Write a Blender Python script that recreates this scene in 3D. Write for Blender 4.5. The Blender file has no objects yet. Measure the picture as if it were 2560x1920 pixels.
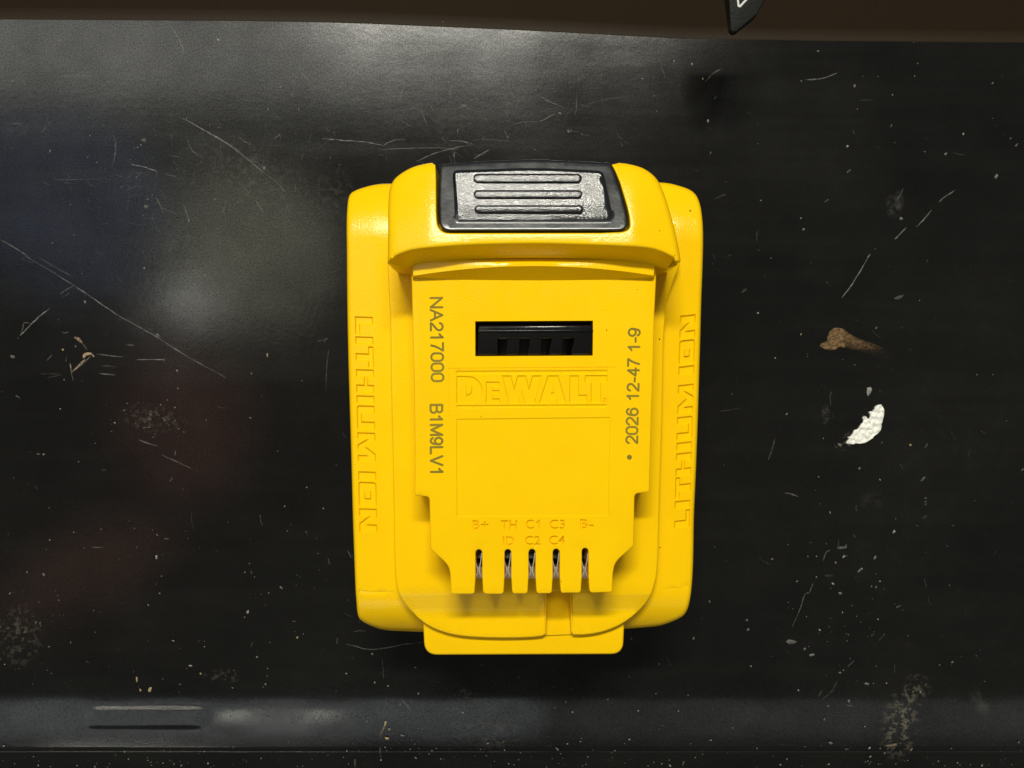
import bpy, bmesh, math, random
import numpy as np
from mathutils import Vector, Matrix
from mathutils.geometry import delaunay_2d_cdt

C = bpy.context.scene
COL = C.collection
random.seed(7)

# ------------------------------------------------------------------ camera, light, exposure
MM = 0.001
D = 210.0            # camera height above the shelf, mm
F = 2130.0           # focal length in photo pixels (2560 wide)

cam = bpy.data.cameras.new("camera")
cam.sensor_width = 36.0
cam.lens = 36.0 * F / 2560.0
cam.clip_start = 0.005
cam.clip_end = 20
camo = bpy.data.objects.new("camera", cam)
camo.location = (0, 0, D * MM)
COL.objects.link(camo)
C.camera = camo

w = bpy.data.worlds.new("World")
C.world = w
w.use_nodes = True
w.node_tree.nodes["Background"].inputs[0].default_value = (1.0, 0.985, 0.88, 1)
w.node_tree.nodes["Background"].inputs[1].default_value = 0.115

def area(name, loc, target, sx, sy, power, color):
    l = bpy.data.lights.new(name, 'AREA')
    l.shape = 'ELLIPSE' if name.split('_')[0] in ('olive', 'blue', 'red', 'brown', 'spot') else 'RECTANGLE'
    l.size, l.size_y = sx, sy
    l.energy = power
    l.color = color
    o = bpy.data.objects.new(name, l)
    o.location = loc
    if target is not None: o.rotation_euler = (Vector(target) - Vector(loc)).to_track_quat('-Z', 'Y').to_euler()
    COL.objects.link(o)
    return o

# the strip light over the back of the shelf: shadows fall towards the bottom of the picture
area("strip_light", (-0.03, 0.655, 1.08), (0, 0.02, 0.04), 0.5, 0.065, 15.2, (1.0, 0.97, 0.85))
# wide lamps added overhead and in front to lay grey sheen on the steel
area("added_sheen_lamp", (-0.54, 0.585, 1.20), None, 1.15, 0.22, 2.5, (1.0, 0.99, 0.90))
area("added_sheen_lamp", (-0.60, -1.15, 1.10), None, 1.3, 0.50, 2.3, (0.90, 0.98, 1.0))
area("added_sheen_lamp", (0.68, -1.15, 1.10), None, 1.1, 0.50, 0.75, (0.95, 0.98, 0.95))
area("olive_sheen_lamp", (-0.372, 0.19, 1.0), (0, 0, 0), 0.22, 0.24, 0.25, (1.0, 0.97, 0.72))  # tinted lamps added in place of coloured packaging mirrored in the steel
area("blue_sheen_lamp", (-0.63, 0.26, 1.0), (0, 0, 0), 0.26, 0.30, 0.15, (0.48, 0.58, 1.0))
area("red_sheen_lamp", (-0.46, -0.05, 1.0), (0, 0, 0), 0.22, 0.17, 0.046, (1.0, 0.34, 0.24))
area("brown_sheen_lamp", (-0.60, -0.26, 1.0), (0, 0, 0), 0.10, 0.24, 0.032, (1.0, 0.45, 0.30))
area("spot_light", (-0.46, 0.116, 1.0), (0, 0, 0), 0.05, 0.05, 0.07, (1.0, 1.0, 0.95))
def mirrored(px, py, tilt, dist, sx, sy, power, color):
    """a far tube light placed where the rolled shelf front, tilted by so many degrees, mirrors it to the camera"""
    t = math.radians(tilt)
    p = Vector(((px - 1280) / F * D, (960 - py) / F * D, 0)) * MM
    d = (p - Vector((0, 0, D * MM))).normalized(); n = Vector((0, -math.sin(t), math.cos(t)))
    r = d - 2 * d.dot(n) * n
    area("tube_light", p + r * dist, p, sx, sy, power, color)
mirrored(365, 1776, 17.0, 1.4, 0.27, 0.025, 0.40, (1.0, 0.95, 0.85))
mirrored(592, 1782, 12.0, 1.4, 0.03, 0.02, 0.12, (1.0, 1.0, 0.85))
mirrored(796, 1782, 12.0, 1.4, 0.03, 0.02, 0.11, (1.0, 1.0, 0.85))

C.view_settings.view_transform = 'Standard'
C.view_settings.look = 'None'
C.view_settings.exposure = 0
C.view_settings.gamma = 1

# ------------------------------------------------------------------ helpers
def P(px, py, z):
    """photo pixel at a height z (mm) -> world metres"""
    s = (D - z) / F * MM
    return Vector(((px - 1280) * s, (960 - py) * s, z * MM))

def put(name, me, mat, parent=None):
    me.materials.append(mat)
    o = bpy.data.objects.new(name, me)
    COL.objects.link(o)
    if parent is not None:
        o.parent = parent
    return o

def finish(me, angle=32):
    me.update()
    me.shade_smooth()
    me.set_sharp_from_angle(angle=math.radians(angle))

def area2(p):
    return 0.5 * sum(p[i][0] * p[(i + 1) % len(p)][1] - p[(i + 1) % len(p)][0] * p[i][1] for i in range(len(p)))

def inset(poly, d):
    """miter offset towards the inside; d may be a list"""
    n = len(poly)
    sgn = 1 if area2(poly) > 0 else -1
    out = []
    for i in range(n):
        p0, p1, p2 = Vector(poly[i - 1][:2]), Vector(poly[i][:2]), Vector(poly[(i + 1) % n][:2])
        a, b = p1 - p0, p2 - p1
        if a.length < 1e-9: a = b
        if b.length < 1e-9: b = a
        a.normalize(); b.normalize()
        na, nb = Vector((-a.y, a.x)) * sgn, Vector((-b.y, b.x)) * sgn
        m = na + nb
        if m.length < 1e-6: m = na.copy()
        m.normalize()
        k = 1.0 / max(0.45, m.dot(na))
        dd = d[i] if isinstance(d, (list, tuple)) else d
        q = p1 + m * dd * k
        out.append((q.x, q.y))
    return out

def inpoly(pts, poly):
    pts = np.asarray(pts, float); x, y = pts[:, 0], pts[:, 1]
    r = np.zeros(len(pts), bool)
    q = np.asarray(poly, float)[:, :2]
    for i in range(len(q)):
        x1, y1 = q[i]; x2, y2 = q[i - 1]
        if y1 == y2: continue
        c = ((y1 > y) != (y2 > y)) & (x < (x2 - x1) * (y - y1) / (y2 - y1) + x1)
        r ^= c
    return r

def smooth(poly, n=4, closed=True, keep=()):
    """Catmull-Rom through the traced points; indices in keep stay sharp"""
    out = []
    N = len(poly)
    for i in range(N if closed else N - 1):
        p1, p2 = poly[i], poly[(i + 1) % N]
        p0 = poly[i - 1] if (closed or i > 0) else p1
        p3 = poly[(i + 2) % N] if (closed or i + 2 < N) else p2
        if i in keep: p0 = p1
        if (i + 1) % N in keep: p3 = p2
        for k in range(n):
            t = k / n
            # centripetal-ish: plain catmull with limited tangents
            L = math.dist(p1, p2)
            def tan(a, b, c):
                v = (c[0] - a[0], c[1] - a[1]); l = math.hypot(*v) or 1
                return (v[0] / l * L, v[1] / l * L)
            m1 = tan(p0, p1, p2); m2 = tan(p1, p2, p3)
            h1 = 2*t**3 - 3*t**2 + 1; h2 = t**3 - 2*t**2 + t; h3 = -2*t**3 + 3*t**2; h4 = t**3 - t**2
            out.append(tuple(h1*p1[j] + h2*m1[j] + h3*p2[j] + h4*m2[j] for j in (0, 1)))
    if not closed: out.append(tuple(poly[-1]))
    return out

def rounded(poly, radii, n=5):
    """round the corners of a polygon: radii in px per corner"""
    out = []
    N = len(poly)
    for i, p in enumerate(poly):
        r = radii[i] if isinstance(radii, (list, tuple)) else radii
        if r <= 0: out.append(tuple(p)); continue
        a, b = Vector(poly[i - 1]) - Vector(p), Vector(poly[(i + 1) % N]) - Vector(p)
        ra = min(r, a.length * .49); rb = min(r, b.length * .49)
        A = Vector(p) + a.normalized() * ra; B = Vector(p) + b.normalized() * rb
        for k in range(n + 1):
            t = k / n
            q = A * (1 - t)**2 + Vector(p) * 2 * t * (1 - t) + B * t * t
            out.append((q.x, q.y))
    return out

def relief(name, outline, zf, mat, parent, features=(), creases=(), grid=None, bevel=4, steps=4,
           bevel_z=None, skirt=None, holes=(), extra=None, angle=32, bottom=None):
    """A moulded surface: an outline traced in px, filled with a triangulation that carries engraved
    features [(polygon, depth mm, draft px)], with a rounded-over rim and a skirt down to z = skirt."""
    n = len(outline)
    bl = bevel if isinstance(bevel, (list, tuple)) else [bevel] * n
    verts, faces = [], []
    rings = []
    for k in range(steps + 1):
        t = k / steps * math.pi / 2
        ins = [b * (1 - math.sin(t)) for b in bl]
        rp = inset(outline, ins)
        ring = []
        for i, (x, y) in enumerate(rp):
            bz = (bl[i] if bevel_z is None else (bevel_z[i] if isinstance(bevel_z, list) else bevel_z)) * 0.08
            z = zf(x, y) - bz * (1 - math.cos(t))
            ring.append(len(verts)); verts.append(P(x, y, z))
        rings.append((ring, rp))
    if skirt is not None:
        ring = []
        for i, vi in enumerate(rings[-1][0]):
            v = verts[vi].copy()
            if bottom is not None and bottom(i, outline[i]) is not None:
                v = P(*bottom(i, outline[i]))
                ring.append(len(verts)); verts.append(v)
                continue
            zz = skirt(*outline[i]) if callable(skirt) else skirt
            v.z = zz * MM
            ring.append(len(verts)); verts.append(v)
        rings.append((ring, None))
    flip = area2(outline) > 0
    for a, b in zip(rings[:-1], rings[1:]):
        for i in range(n):
            j = (i + 1) % n
            q = (a[0][i], b[0][i], b[0][j], a[0][j])
            faces.append(q if not flip else q[::-1])
    inner = rings[0][1]
    pts = [Vector(p) for p in inner]; dz = [0.0] * n; src = list(rings[0][0])
    edges = [(i, (i + 1) % n) for i in range(n)]
    def loop(poly, d, closed=True):
        s = len(pts)
        for p in poly:
            pts.append(Vector(p[:2])); dz.append(d); src.append(None)
        m = len(poly)
        for i in range(m if closed else m - 1):
            edges.append((s + i, s + (i + 1) % m))
    floors = []
    rims = []
    for ft in features:                 # (polygon, depth inside, draft[, depth at its rim])
        poly, depth, draft = ft[:3]
        loop(poly, -ft[3] if len(ft) > 3 else 0.0)
        fl = inset(poly, draft)
        loop(fl, -depth)
        floors.append((fl, depth)); rims.append(poly)
    for h in holes: loop(h, 0.0)
    for c in creases: loop(c, 0.0, False)
    if grid:
        xs = [p[0] for p in inner]; ys = [p[1] for p in inner]
        gx = np.arange(min(xs) + grid / 2, max(xs), grid); gy = np.arange(min(ys) + grid / 2, max(ys), grid)
        G = np.array([(x + (0.3 * grid if k % 2 else 0), y) for k, y in enumerate(gy) for x in gx])
        G = G[inpoly(G, inset(inner, 2.0))]
        rimhit = np.zeros(len(G), int) - 1
        fd = np.zeros(len(G)); bad = np.zeros(len(G), bool)
        for (fl, depth), rim in zip(floors, rims):
            r = inpoly(G, rim); f = inpoly(G, fl)
            bad |= r & ~f
            bad &= ~f
            fd[f] = -depth
        for (x, y), d, b in zip(G, fd, bad):
            if not b:
                pts.append(Vector((x, y))); dz.append(d); src.append(None)
    ov, oe, of, orv, _, _ = delaunay_2d_cdt(pts, edges, [], 0, 1e-4)
    vid = []
    for i, p in enumerate(ov):
        o = orv[i]
        s = next((src[k] for k in o if src[k] is not None), None)
        if s is not None: vid.append(s); continue
        d = min(dz[k] for k in o) if o else -0.5 * max([f[1] for f in features] + [0])
        x, y = p
        vid.append(len(verts)); verts.append(P(x, y, zf(x, y) + d))
    cen = np.array([[sum(ov[k][j] for k in f) / len(f) for j in (0, 1)] for f in of])
    ok = inpoly(cen, inner)
    for h in holes: ok &= ~inpoly(cen, h)
    for f, k in zip(of, ok):
        if not k: continue
        ids = [vid[i] for i in f]
        a, b, c = (verts[i] for i in ids[:3])
        if (b - a).cross(c - a).z < 0: ids = ids[::-1]
        faces.append(tuple(ids))
    # walls of through holes
    for h in holes:
        depth = extra or 4
        base = []
        for (x, y) in h:
            t = P(x, y, zf(x, y)); b = t.copy(); b.z -= depth * MM
            base.append((t, b))
        s = len(verts)
        for t, b in base: verts.extend((t, b))
        m = len(h)
        for i in range(m):
            j = (i + 1) % m
            q = (s + 2*i, s + 2*j, s + 2*j + 1, s + 2*i + 1)
            faces.append(q if area2(h) < 0 else q[::-1])
    me = bpy.data.meshes.new(name)
    me.from_pydata([tuple(v) for v in verts], [], faces)
    bm = bmesh.new(); bm.from_mesh(me)
    bmesh.ops.remove_doubles(bm, verts=bm.verts, dist=1e-7)
    bmesh.ops.dissolve_degenerate(bm, dist=1e-7, edges=bm.edges)
    bmesh.ops.recalc_face_normals(bm, faces=bm.faces)
    # keep the top facing up
    if sum(f.normal.z * f.calc_area() for f in bm.faces) < 0:
        bmesh.ops.reverse_faces(bm, faces=bm.faces)
    bm.to_mesh(me); bm.free()
    finish(me, angle)
    return put(name, me, mat, parent)

def slab(name, poly, z0, z1, mat, parent, bevel=2, steps=3):
    return relief(name, poly, lambda x, y: z1, mat, parent, bevel=bevel, steps=steps, skirt=z0)

def font_polys(text, size=1.0):
    """outline loops of a line of text in the built-in font, cap height scaled to 1, starting at u = 0"""
    cu = bpy.data.curves.new("t", 'FONT'); cu.body = text; cu.resolution_u = 4
    o = bpy.data.objects.new("t", cu); COL.objects.link(o)
    dg = bpy.context.evaluated_depsgraph_get()
    cv = o.evaluated_get(dg).to_curve(dg)
    loops = []
    for s in cv.splines:
        L = []
        if s.type == 'BEZIER':
            bp = s.bezier_points
            for i in range(len(bp)):
                a, b = bp[i], bp[(i + 1) % len(bp)]
                straight = a.handle_right_type == 'VECTOR' and b.handle_left_type == 'VECTOR'
                p0, p1, p2, p3 = a.co, a.handle_right, b.handle_left, b.co
                dev = max(((p1 - p0).cross(p3 - p0)).length, ((p2 - p0).cross(p3 - p0)).length) / max((p3 - p0).length, 1e-6)
                ns = 1 if straight or dev < 1e-3 else 4
                for k in range(ns):
                    t = k / ns
                    q = p0*(1-t)**3 + p1*3*t*(1-t)**2 + p2*3*t*t*(1-t) + p3*t**3
                    L.append((q.x, q.y))
        else:
            L = [(p.co.x, p.co.y) for p in s.points]
        cl = []
        for p in L:
            if not cl or math.dist(p, cl[-1]) > 1e-4: cl.append(p)
        if len(cl) > 1 and math.dist(cl[0], cl[-1]) < 1e-4: cl.pop()
        if len(cl) > 2: loops.append(cl)
    o.evaluated_get(dg).to_curve_clear()
    bpy.data.objects.remove(o); bpy.data.curves.remove(cu)
    cap = 0.0
    return loops

_cap = None
def text_loops(text):
    global _cap
    if _cap is None:
        h = [p[1] for l in font_polys("H") for p in l]
        _cap = max(h) - min(h)
    L = font_polys(text)
    xs = [p[0] for l in L for p in l]
    x0, x1 = min(xs), max(xs)
    return [[((x - x0) / (x1 - x0), y / _cap) for x, y in l] for l in L]   # u 0..1 over the width, v in cap heights

def place(loops, o, U, V):
    """unit text box -> px: origin o, U the full reading vector, V the cap-height vector"""
    return [[(o[0] + U[0]*u + V[0]*v, o[1] + U[1]*u + V[1]*v) for u, v in l] for l in loops]

def flat(name, loops, zf, mat, parent):
    """even-odd filled flat print lying on a surface"""
    pts, edges = [], []
    for l in loops:
        s = len(pts); pts += [Vector(p) for p in l]
        edges += [(s + i, s + (i + 1) % len(l)) for i in range(len(l))]
    ov, _, of, *_ = delaunay_2d_cdt(pts, edges, [], 0, 1e-4)
    cen = np.array([[sum(ov[k][j] for k in f) / 3 for j in (0, 1)] for f in of])
    ok = np.zeros(len(of), bool)
    for l in loops: ok |= inpoly(cen, l)
    me = bpy.data.meshes.new(name)
    me.from_pydata([tuple(P(x, y, zf(x, y))) for x, y in ov], [], [tuple(f) for f, k in zip(of, ok) if k])
    bm = bmesh.new(); bm.from_mesh(me)
    for f in bm.faces:
        f.normal_update()
        if f.normal.z < 0: f.normal_flip()
    bm.to_mesh(me); bm.free()
    return put(name, me, mat, parent)

def arc(cx, cy, rx, ry, a0, a1, n=10):
    return [(cx + rx * math.cos(math.radians(a0 + (a1 - a0) * i / n)), cy + ry * math.sin(math.radians(a0 + (a1 - a0) * i / n))) for i in range(n + 1)]
# plain sans lettering drawn as pen strokes: glyph -> (width, [polylines]) on a cap height of 1
GLYPH = {
 'N': (.72, [[(0, 0), (0, 1), (.72, 0), (.72, 1)]]),
 'A': (.80, [[(0, 0), (.40, 1), (.80, 0)], [(.15, .36), (.65, .36)]]),
 'B': (.66, [[(0, 0), (0, 1), (.40, 1)] + arc(.40, .765, .22, .235, 90, -90) + [(0, .53)], [(.40, .53)] + arc(.42, .265, .24, .265, 90, -90) + [(0, 0)]]),
 'M': (.84, [[(0, 0), (0, 1), (.42, .06), (.84, 1), (.84, 0)]]),
 'L': (.54, [[(0, 1), (0, 0), (.54, 0)]]),
 'V': (.76, [[(0, 1), (.38, 0), (.76, 1)]]),
 '0': (.58, [arc(.29, .70, .29, .30, 0, 180) + arc(.29, .30, .29, .30, 180, 360) + [(.58, .70)]]),
 '1': (.58, [[(.08, .72), (.22, .82), (.34, 1), (.34, 0)]]),
 '2': (.58, [arc(.29, .71, .28, .29, 170, -25) + [(.44, .45), (.12, .16), (0, 0), (.58, 0)]]),
 '4': (.62, [[(.45, 0), (.45, 1), (0, .30), (.62, .30)]]),
 '6': (.58, [[(.54, .82)] + arc(.31, .72, .24, .28, 35, 170) + [(.02, .45)] + arc(.29, .32, .28, .32, 180, 540, 18)]),
 '7': (.58, [[(0, 1), (.58, 1), (.38, .66), (.24, .32), (.17, 0)]]),
 '9': (.58, [[(.04, .18)] + arc(.27, .28, .24, .28, 215, 350) + [(.56, .55)] + arc(.29, .68, .28, .32, 0, 360, 18)]),
 '-': (.30, [[(0, .36), (.30, .36)]]),
 ' ': (.22, []),
}
def pen(text, o, U, V, wd, gap=.20):
    """strokes as capsules in px: reading runs along U (full length), V is the cap height"""
    tot = sum(GLYPH[c][0] for c in text) + gap * (len(text) - 1)
    caps = []; u = 0
    for c in text:
        gw, lines = GLYPH[c]
        for ln in lines:
            q = [(o[0] + U[0]*(u + a)/tot + V[0]*b, o[1] + U[1]*(u + a)/tot + V[1]*b) for a, b in ln]
            for p1, p2 in zip(q[:-1], q[1:]):
                if math.dist(p1, p2) < 1e-6: continue
                t = math.atan2(p2[1] - p1[1], p2[0] - p1[0]); r = wd / 2
                cp = [(p2[0] + r * math.cos(t + k), p2[1] + r * math.sin(t + k)) for k in (-1.57, -.78, 0, .78, 1.57)]
                cp += [(p1[0] - r * math.cos(t + k), p1[1] - r * math.sin(t + k)) for k in (-1.57, -.78, 0, .78, 1.57)]
                caps.append(cp)
        u += gw + gap
    return caps

# ------------------------------------------------------------------ materials
def new_mat(name):
    m = bpy.data.materials.new(name); m.use_nodes = True
    nt = m.node_tree
    return m, nt, nt.nodes["Principled BSDF"]

def noise(nt, scale, detail=3, rough=0.55, vec=None):
    n = nt.nodes.new("ShaderNodeTexNoise")
    n.inputs["Scale"].default_value = scale; n.inputs["Detail"].default_value = detail; n.inputs["Roughness"].default_value = rough
    if vec is not None: nt.links.new(vec, n.inputs["Vector"])
    return n

def coords(nt):
    g = nt.nodes.new("ShaderNodeNewGeometry")
    return g.outputs["Position"]

def ramp(nt, src, stops):
    r = nt.nodes.new("ShaderNodeValToRGB")
    e = r.color_ramp.elements
    while len(e) < len(stops): e.new(0.5)
    for el, (p, c) in zip(e, stops):
        el.position = p
        el.color = (c, c, c, 1) if isinstance(c, (int, float)) else (*c, 1)
    nt.links.new(src, r.inputs[0])
    return r

def plastic(name, col, col2, rough, grain_scale, grain, spec=0.5):
    m, nt, b = new_mat(name)
    pos = coords(nt)
    n1 = noise(nt, 90, 4, vec=pos)
    mix = nt.nodes.new("ShaderNodeMix"); mix.data_type = 'RGBA'
    mix.inputs[6].default_value = (*col, 1); mix.inputs[7].default_value = (*col2, 1)
    r = ramp(nt, n1.outputs["Fac"], [(0.35, 0.0), (0.7, 1.0)])
    nt.links.new(r.outputs[0], mix.inputs[0]); nt.links.new(mix.outputs[2], b.inputs["Base Color"])
    n2 = noise(nt, grain_scale, 2, vec=pos)
    bp = nt.nodes.new("ShaderNodeBump"); bp.inputs["Strength"].default_value = grain; bp.inputs["Distance"].default_value = 0.0002
    nt.links.new(n2.outputs["Fac"], bp.inputs["Height"]); nt.links.new(bp.outputs[0], b.inputs["Normal"])
    n3 = noise(nt, 300, 3, vec=pos)
    rr = ramp(nt, n3.outputs["Fac"], [(0.3, rough - 0.04), (0.7, rough + 0.05)])
    nt.links.new(rr.outputs[0], b.inputs["Roughness"])
    b.inputs["Specular IOR Level"].default_value = spec
    return m

YEL = plastic("yellow_plastic", (0.93, 0.57, 0.001), (0.905, 0.545, 0.001), 0.19, 2600, 0.24, 0.27)
BLK = plastic("black_button_plastic", (0.008, 0.010, 0.013), (0.012, 0.014, 0.017), 0.20, 3900, 0.42, 1.0)
FRAME = plastic("black_frame_plastic", (0.008, 0.010, 0.013), (0.011, 0.013, 0.016), 0.24, 1500, 0.05, 0.5)
BLKS = plastic("black_gloss_plastic", (0.004, 0.004, 0.004), (0.006, 0.006, 0.006), 0.16, 900, 0.03, 0.4)
INK = plastic("olive_ink", (0.19, 0.145, 0.012), (0.27, 0.2, 0.014), 0.6, 3000, 0.3, 0.2)
STRAPM = plastic("strap_plastic", (0.006, 0.007, 0.006), (0.011, 0.011, 0.01), 0.4, 1500, 0.3, 0.5)
WHITEINK = plastic("white_ink", (0.75, 0.76, 0.72), (0.7, 0.7, 0.66), 0.5, 2000, 0.2)
m, nt, b = new_mat("clip_metal")
b.inputs["Base Color"].default_value = (0.85, 0.80, 0.74, 1); b.inputs["Metallic"].default_value = 1; b.inputs["Roughness"].default_value = 0.42
CLIP = m

def shelf_mat():
    m, nt, b = new_mat("black_enamel_steel")
    pos = coords(nt)
    # greasy wiped film: large soft patches of dust and fingerprints with a shape of their own
    n1 = noise(nt, 14, 6, 0.62, pos)
    film = ramp(nt, n1.outputs["Fac"], [(0.42, 0.0), (0.75, 1.0)])
    n2 = noise(nt, 260, 5, 0.7, pos)
    fine = ramp(nt, n2.outputs["Fac"], [(0.5, 0.0), (0.8, 1.0)])
    mp = nt.nodes.new("ShaderNodeMapping"); mp.inputs["Scale"].default_value = (14, 160, 1)
    nt.links.new(pos, mp.inputs[0])
    n3 = noise(nt, 1.0, 5, 0.6, mp.outputs[0])
    wipe = ramp(nt, n3.outputs["Fac"], [(0.45, 0.0), (0.8, 1.0)])
    n4 = noise(nt, 3800, 2, 0.6, pos)
    grain = ramp(nt, n4.outputs["Fac"], [(0.3, 0.0), (0.75, 1.0)])
    def mul(a, c):
        x = nt.nodes.new("ShaderNodeMath"); x.operation = 'MULTIPLY'
        nt.links.new(a, x.inputs[0])
        if isinstance(c, float): x.inputs[1].default_value = c
        else: nt.links.new(c, x.inputs[1])
        return x.outputs[0]
    def add(a, c):
        x = nt.nodes.new("ShaderNodeMath"); x.operation = 'ADD'
        nt.links.new(a, x.inputs[0])
        if isinstance(c, float): x.inputs[1].default_value = c
        else: nt.links.new(c, x.inputs[1])
        return x.outputs[0]
    dust = add(add(mul(film.outputs[0], 0.35), mul(mul(fine.outputs[0], film.outputs[0]), 0.5)), mul(wipe.outputs[0], 0.25))
    dust = add(dust, mul(grain.outputs[0], 0.55))
    mix = nt.nodes.new("ShaderNodeMix"); mix.data_type = 'RGBA'
    mix.inputs[6].default_value = (0.003, 0.003, 0.003, 1); mix.inputs[7].default_value = (0.012, 0.012, 0.011, 1)
    nt.links.new(dust, mix.inputs[0]); nt.links.new(mix.outputs[2], b.inputs["Base Color"])
    ro = add(mul(film.outputs[0], 0.05), 0.125)
    ro = add(ro, mul(wipe.outputs[0], 0.03))
    nt.links.new(ro, b.inputs["Roughness"])
    bp = nt.nodes.new("ShaderNodeBump"); bp.inputs["Strength"].default_value = 0.03; bp.inputs["Distance"].default_value = 0.0003
    nb = noise(nt, 700, 3, 0.5, pos)
    nt.links.new(nb.outputs["Fac"], bp.inputs["Height"]); nt.links.new(bp.outputs[0], b.inputs["Normal"])
    n5 = noise(nt, 2600, 2, 0.7, pos)
    sp = ramp(nt, n5.outputs["Fac"], [(0.25, 0.16), (0.75, 0.60)])
    n6 = noise(nt, 45, 6, 0.7, pos)
    mt = ramp(nt, n6.outputs["Fac"], [(0.30, 0.55), (0.72, 1.0)])
    nt.links.new(mul(mul(sp.outputs[0], mt.outputs[0]), 1.28), b.inputs["Specular IOR Level"])
    return m
SHELF = shelf_mat()

def film_mat(name, col, alpha, nscale, lo, hi, rough=0.7):
    """thin deposit on the steel: patchy cover"""
    m, nt, b = new_mat(name)
    b.inputs["Base Color"].default_value = (*col, 1); b.inputs["Roughness"].default_value = rough
    n = noise(nt, nscale, 4, 0.65, coords(nt))
    r = ramp(nt, n.outputs["Fac"], [(lo, 0.0), (hi, alpha)])
    at = nt.nodes.new("ShaderNodeAttribute"); at.attribute_name = "cover"
    x = nt.nodes.new("ShaderNodeMath"); x.operation = 'MULTIPLY'
    nt.links.new(r.outputs[0], x.inputs[0]); nt.links.new(at.outputs["Fac"], x.inputs[1])
    nt.links.new(x.outputs[0], b.inputs["Alpha"])
    return m

# ------------------------------------------------------------------ the shelf
def shelf_profile(py):
    """height of the steel (mm) along the picture's vertical: flat, then a rolled-off front, a crease and a low dusty lip"""
    s = D / F
    def seg(a, b, t0, t1):
        """drop over py a..b while the tilt (deg) goes t0 -> t1"""
        if py <= a: return 0.0
        q = min(py, b); n = 12; d = (q - a) / n; z = 0
        for k in range(n):
            t = t0 + (t1 - t0) * ((k + .5) * d / (b - a))
            z -= math.tan(math.radians(t)) * d * s
        return z
    return seg(1680, 1780, 0, 11.5) + seg(1780, 1884, 11.5, 14.5) + seg(1884, 1888, 14.5, 40) + seg(1888, 1896, 40, 40) + seg(1896, 2100, 1, 1)

def build_shelf():
    ys = [-20 + 0, 20] + list(range(60, 1670, 80)) + list(range(1672, 1912, 4)) + [1925, 1960, 2060]
    xs = list(range(-700, 3300, 40))
    xs = sorted(set(xs + list(range(150, 600, 10))))
    verts, faces = [], []
    def sst(a, b, v):
        t = max(0, min(1, (v - a) / (b - a))); return t * t * (3 - 2 * t)
    for y in ys:
        z = shelf_profile(y)
        for x in xs:
            # shallow recess shaped to stand in for a rectangular reflection in the rolled front
            xl = x + (y - 1800) * 0.25
            k = sst(190, 235, xl) * (1 - sst(485, 525, xl)) * sst(1760, 1784, y) * (1 - sst(1818, 1836, y))
            s = D / F
            wob = 0.035 * math.sin(x * 0.023 + 1.3) * sst(1740, 1790, y) * (1 - sst(1800, 1850, y))
            verts.append(((x - 1280) * s * MM, (960 - y) * s * MM, (z - 0.21 * k + wob) * MM))
    n = len(xs)
    for j in range(len(ys) - 1):
        for i in range(n - 1):
            faces.append((j*n + i, (j+1)*n + i, (j+1)*n + i + 1, j*n + i + 1))
    me = bpy.data.meshes.new("shelf"); me.from_pydata(verts, [], faces); finish(me, 50)
    o = put("shelf", me, SHELF); o["kind"] = "structure"
    return o
build_shelf()

# back panel of the shelf, rising behind a small fillet
def build_back():
    m, nt, b = new_mat("brown_enamel_steel")
    b.inputs["Base Color"].default_value = (0.03, 0.019, 0.009, 1)
    n = noise(nt, 5000, 2, 0.6, coords(nt))
    r = ramp(nt, n.outputs["Fac"], [(0.3, (0.014, 0.009, 0.004)), (0.75, (0.027, 0.0165, 0.007))])
    nt.links.new(r.outputs[0], b.inputs["Base Color"]); b.inputs["Roughness"].default_value = 0.6; b.inputs["Specular IOR Level"].default_value = 0.15
    s = D / F
    verts, faces = [], []
    prof = [(-1.2, -0.12)] + [(-0.8 + 0.4 * k, 0.02 + 0.0133 * k * k * 0.4 * 2) for k in range(8)] + [(45, 30)]
    xs = list(range(-700, 3301, 100))
    for (dy, z) in prof:
        for x in xs:
            y0 = float(np.interp(x, [-700, 0, 600, 850, 1300, 1700, 2100, 2560, 3300], [36, 40, 44, 48, 67, 88, 94, 98, 104]))
            verts.append(((x - 1280) * s * MM, ((960 - y0) * s + dy) * MM, z * MM))
    n = len(xs)
    for j in range(len(prof) - 1):
        for i in range(n - 1):
            faces.append((j*n + i, j*n + i + 1, (j+1)*n + i + 1, (j+1)*n + i))
    me = bpy.data.meshes.new("shelf_back"); me.from_pydata(verts, [], faces); finish(me, 50)
    o = put("shelf_back", me, m); o["kind"] = "structure"
build_back()

# ------------------------------------------------------------------ the battery pack
Z_SH, Z_DECK, Z_PL, Z_STRIP, Z_CAP = 32.0, 35.5, 45.7, 49.0, 53.2

pack = bpy.data.objects.new("battery_pack", None)
pack.location = (0, 0, 0)
COL.objects.link(pack)
pack["label"] = "bright yellow slide-on power tool battery pack with black release button lying on black steel shelf"
pack["category"] = "battery pack"

BODY = [(978, 459), (942, 461), (908, 469), (883, 479), (873, 490), (868.5, 515), (866.5, 562), (867, 619), (868, 745), (870.5, 881),
        (875, 1040), (878.5, 1153), (882, 1290), (886, 1403), (888.6, 1471), (891, 1505), (894, 1534), (899, 1547), (910, 1556), (931, 1566),
        (953, 1573), (976, 1576.5), (1010, 1578), (1060, 1580),
        (1300, 1581), (1560, 1572), (1616, 1568), (1648, 1564.5), (1673, 1557), (1705, 1542), (1716, 1529), (1723, 1509), (1729, 1471), (1733, 1403),
        (1735, 1290), (1740, 1176), (1745, 1040), (1751, 836), (1753.5, 745), (1756.6, 664), (1758, 596), (1756.6, 555), (1752, 519), (1746, 499),
        (1738, 485), (1724, 474), (1696, 464), (1671, 458), (1640, 456), (1300, 456)]
BODY = smooth(BODY, 3)

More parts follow.
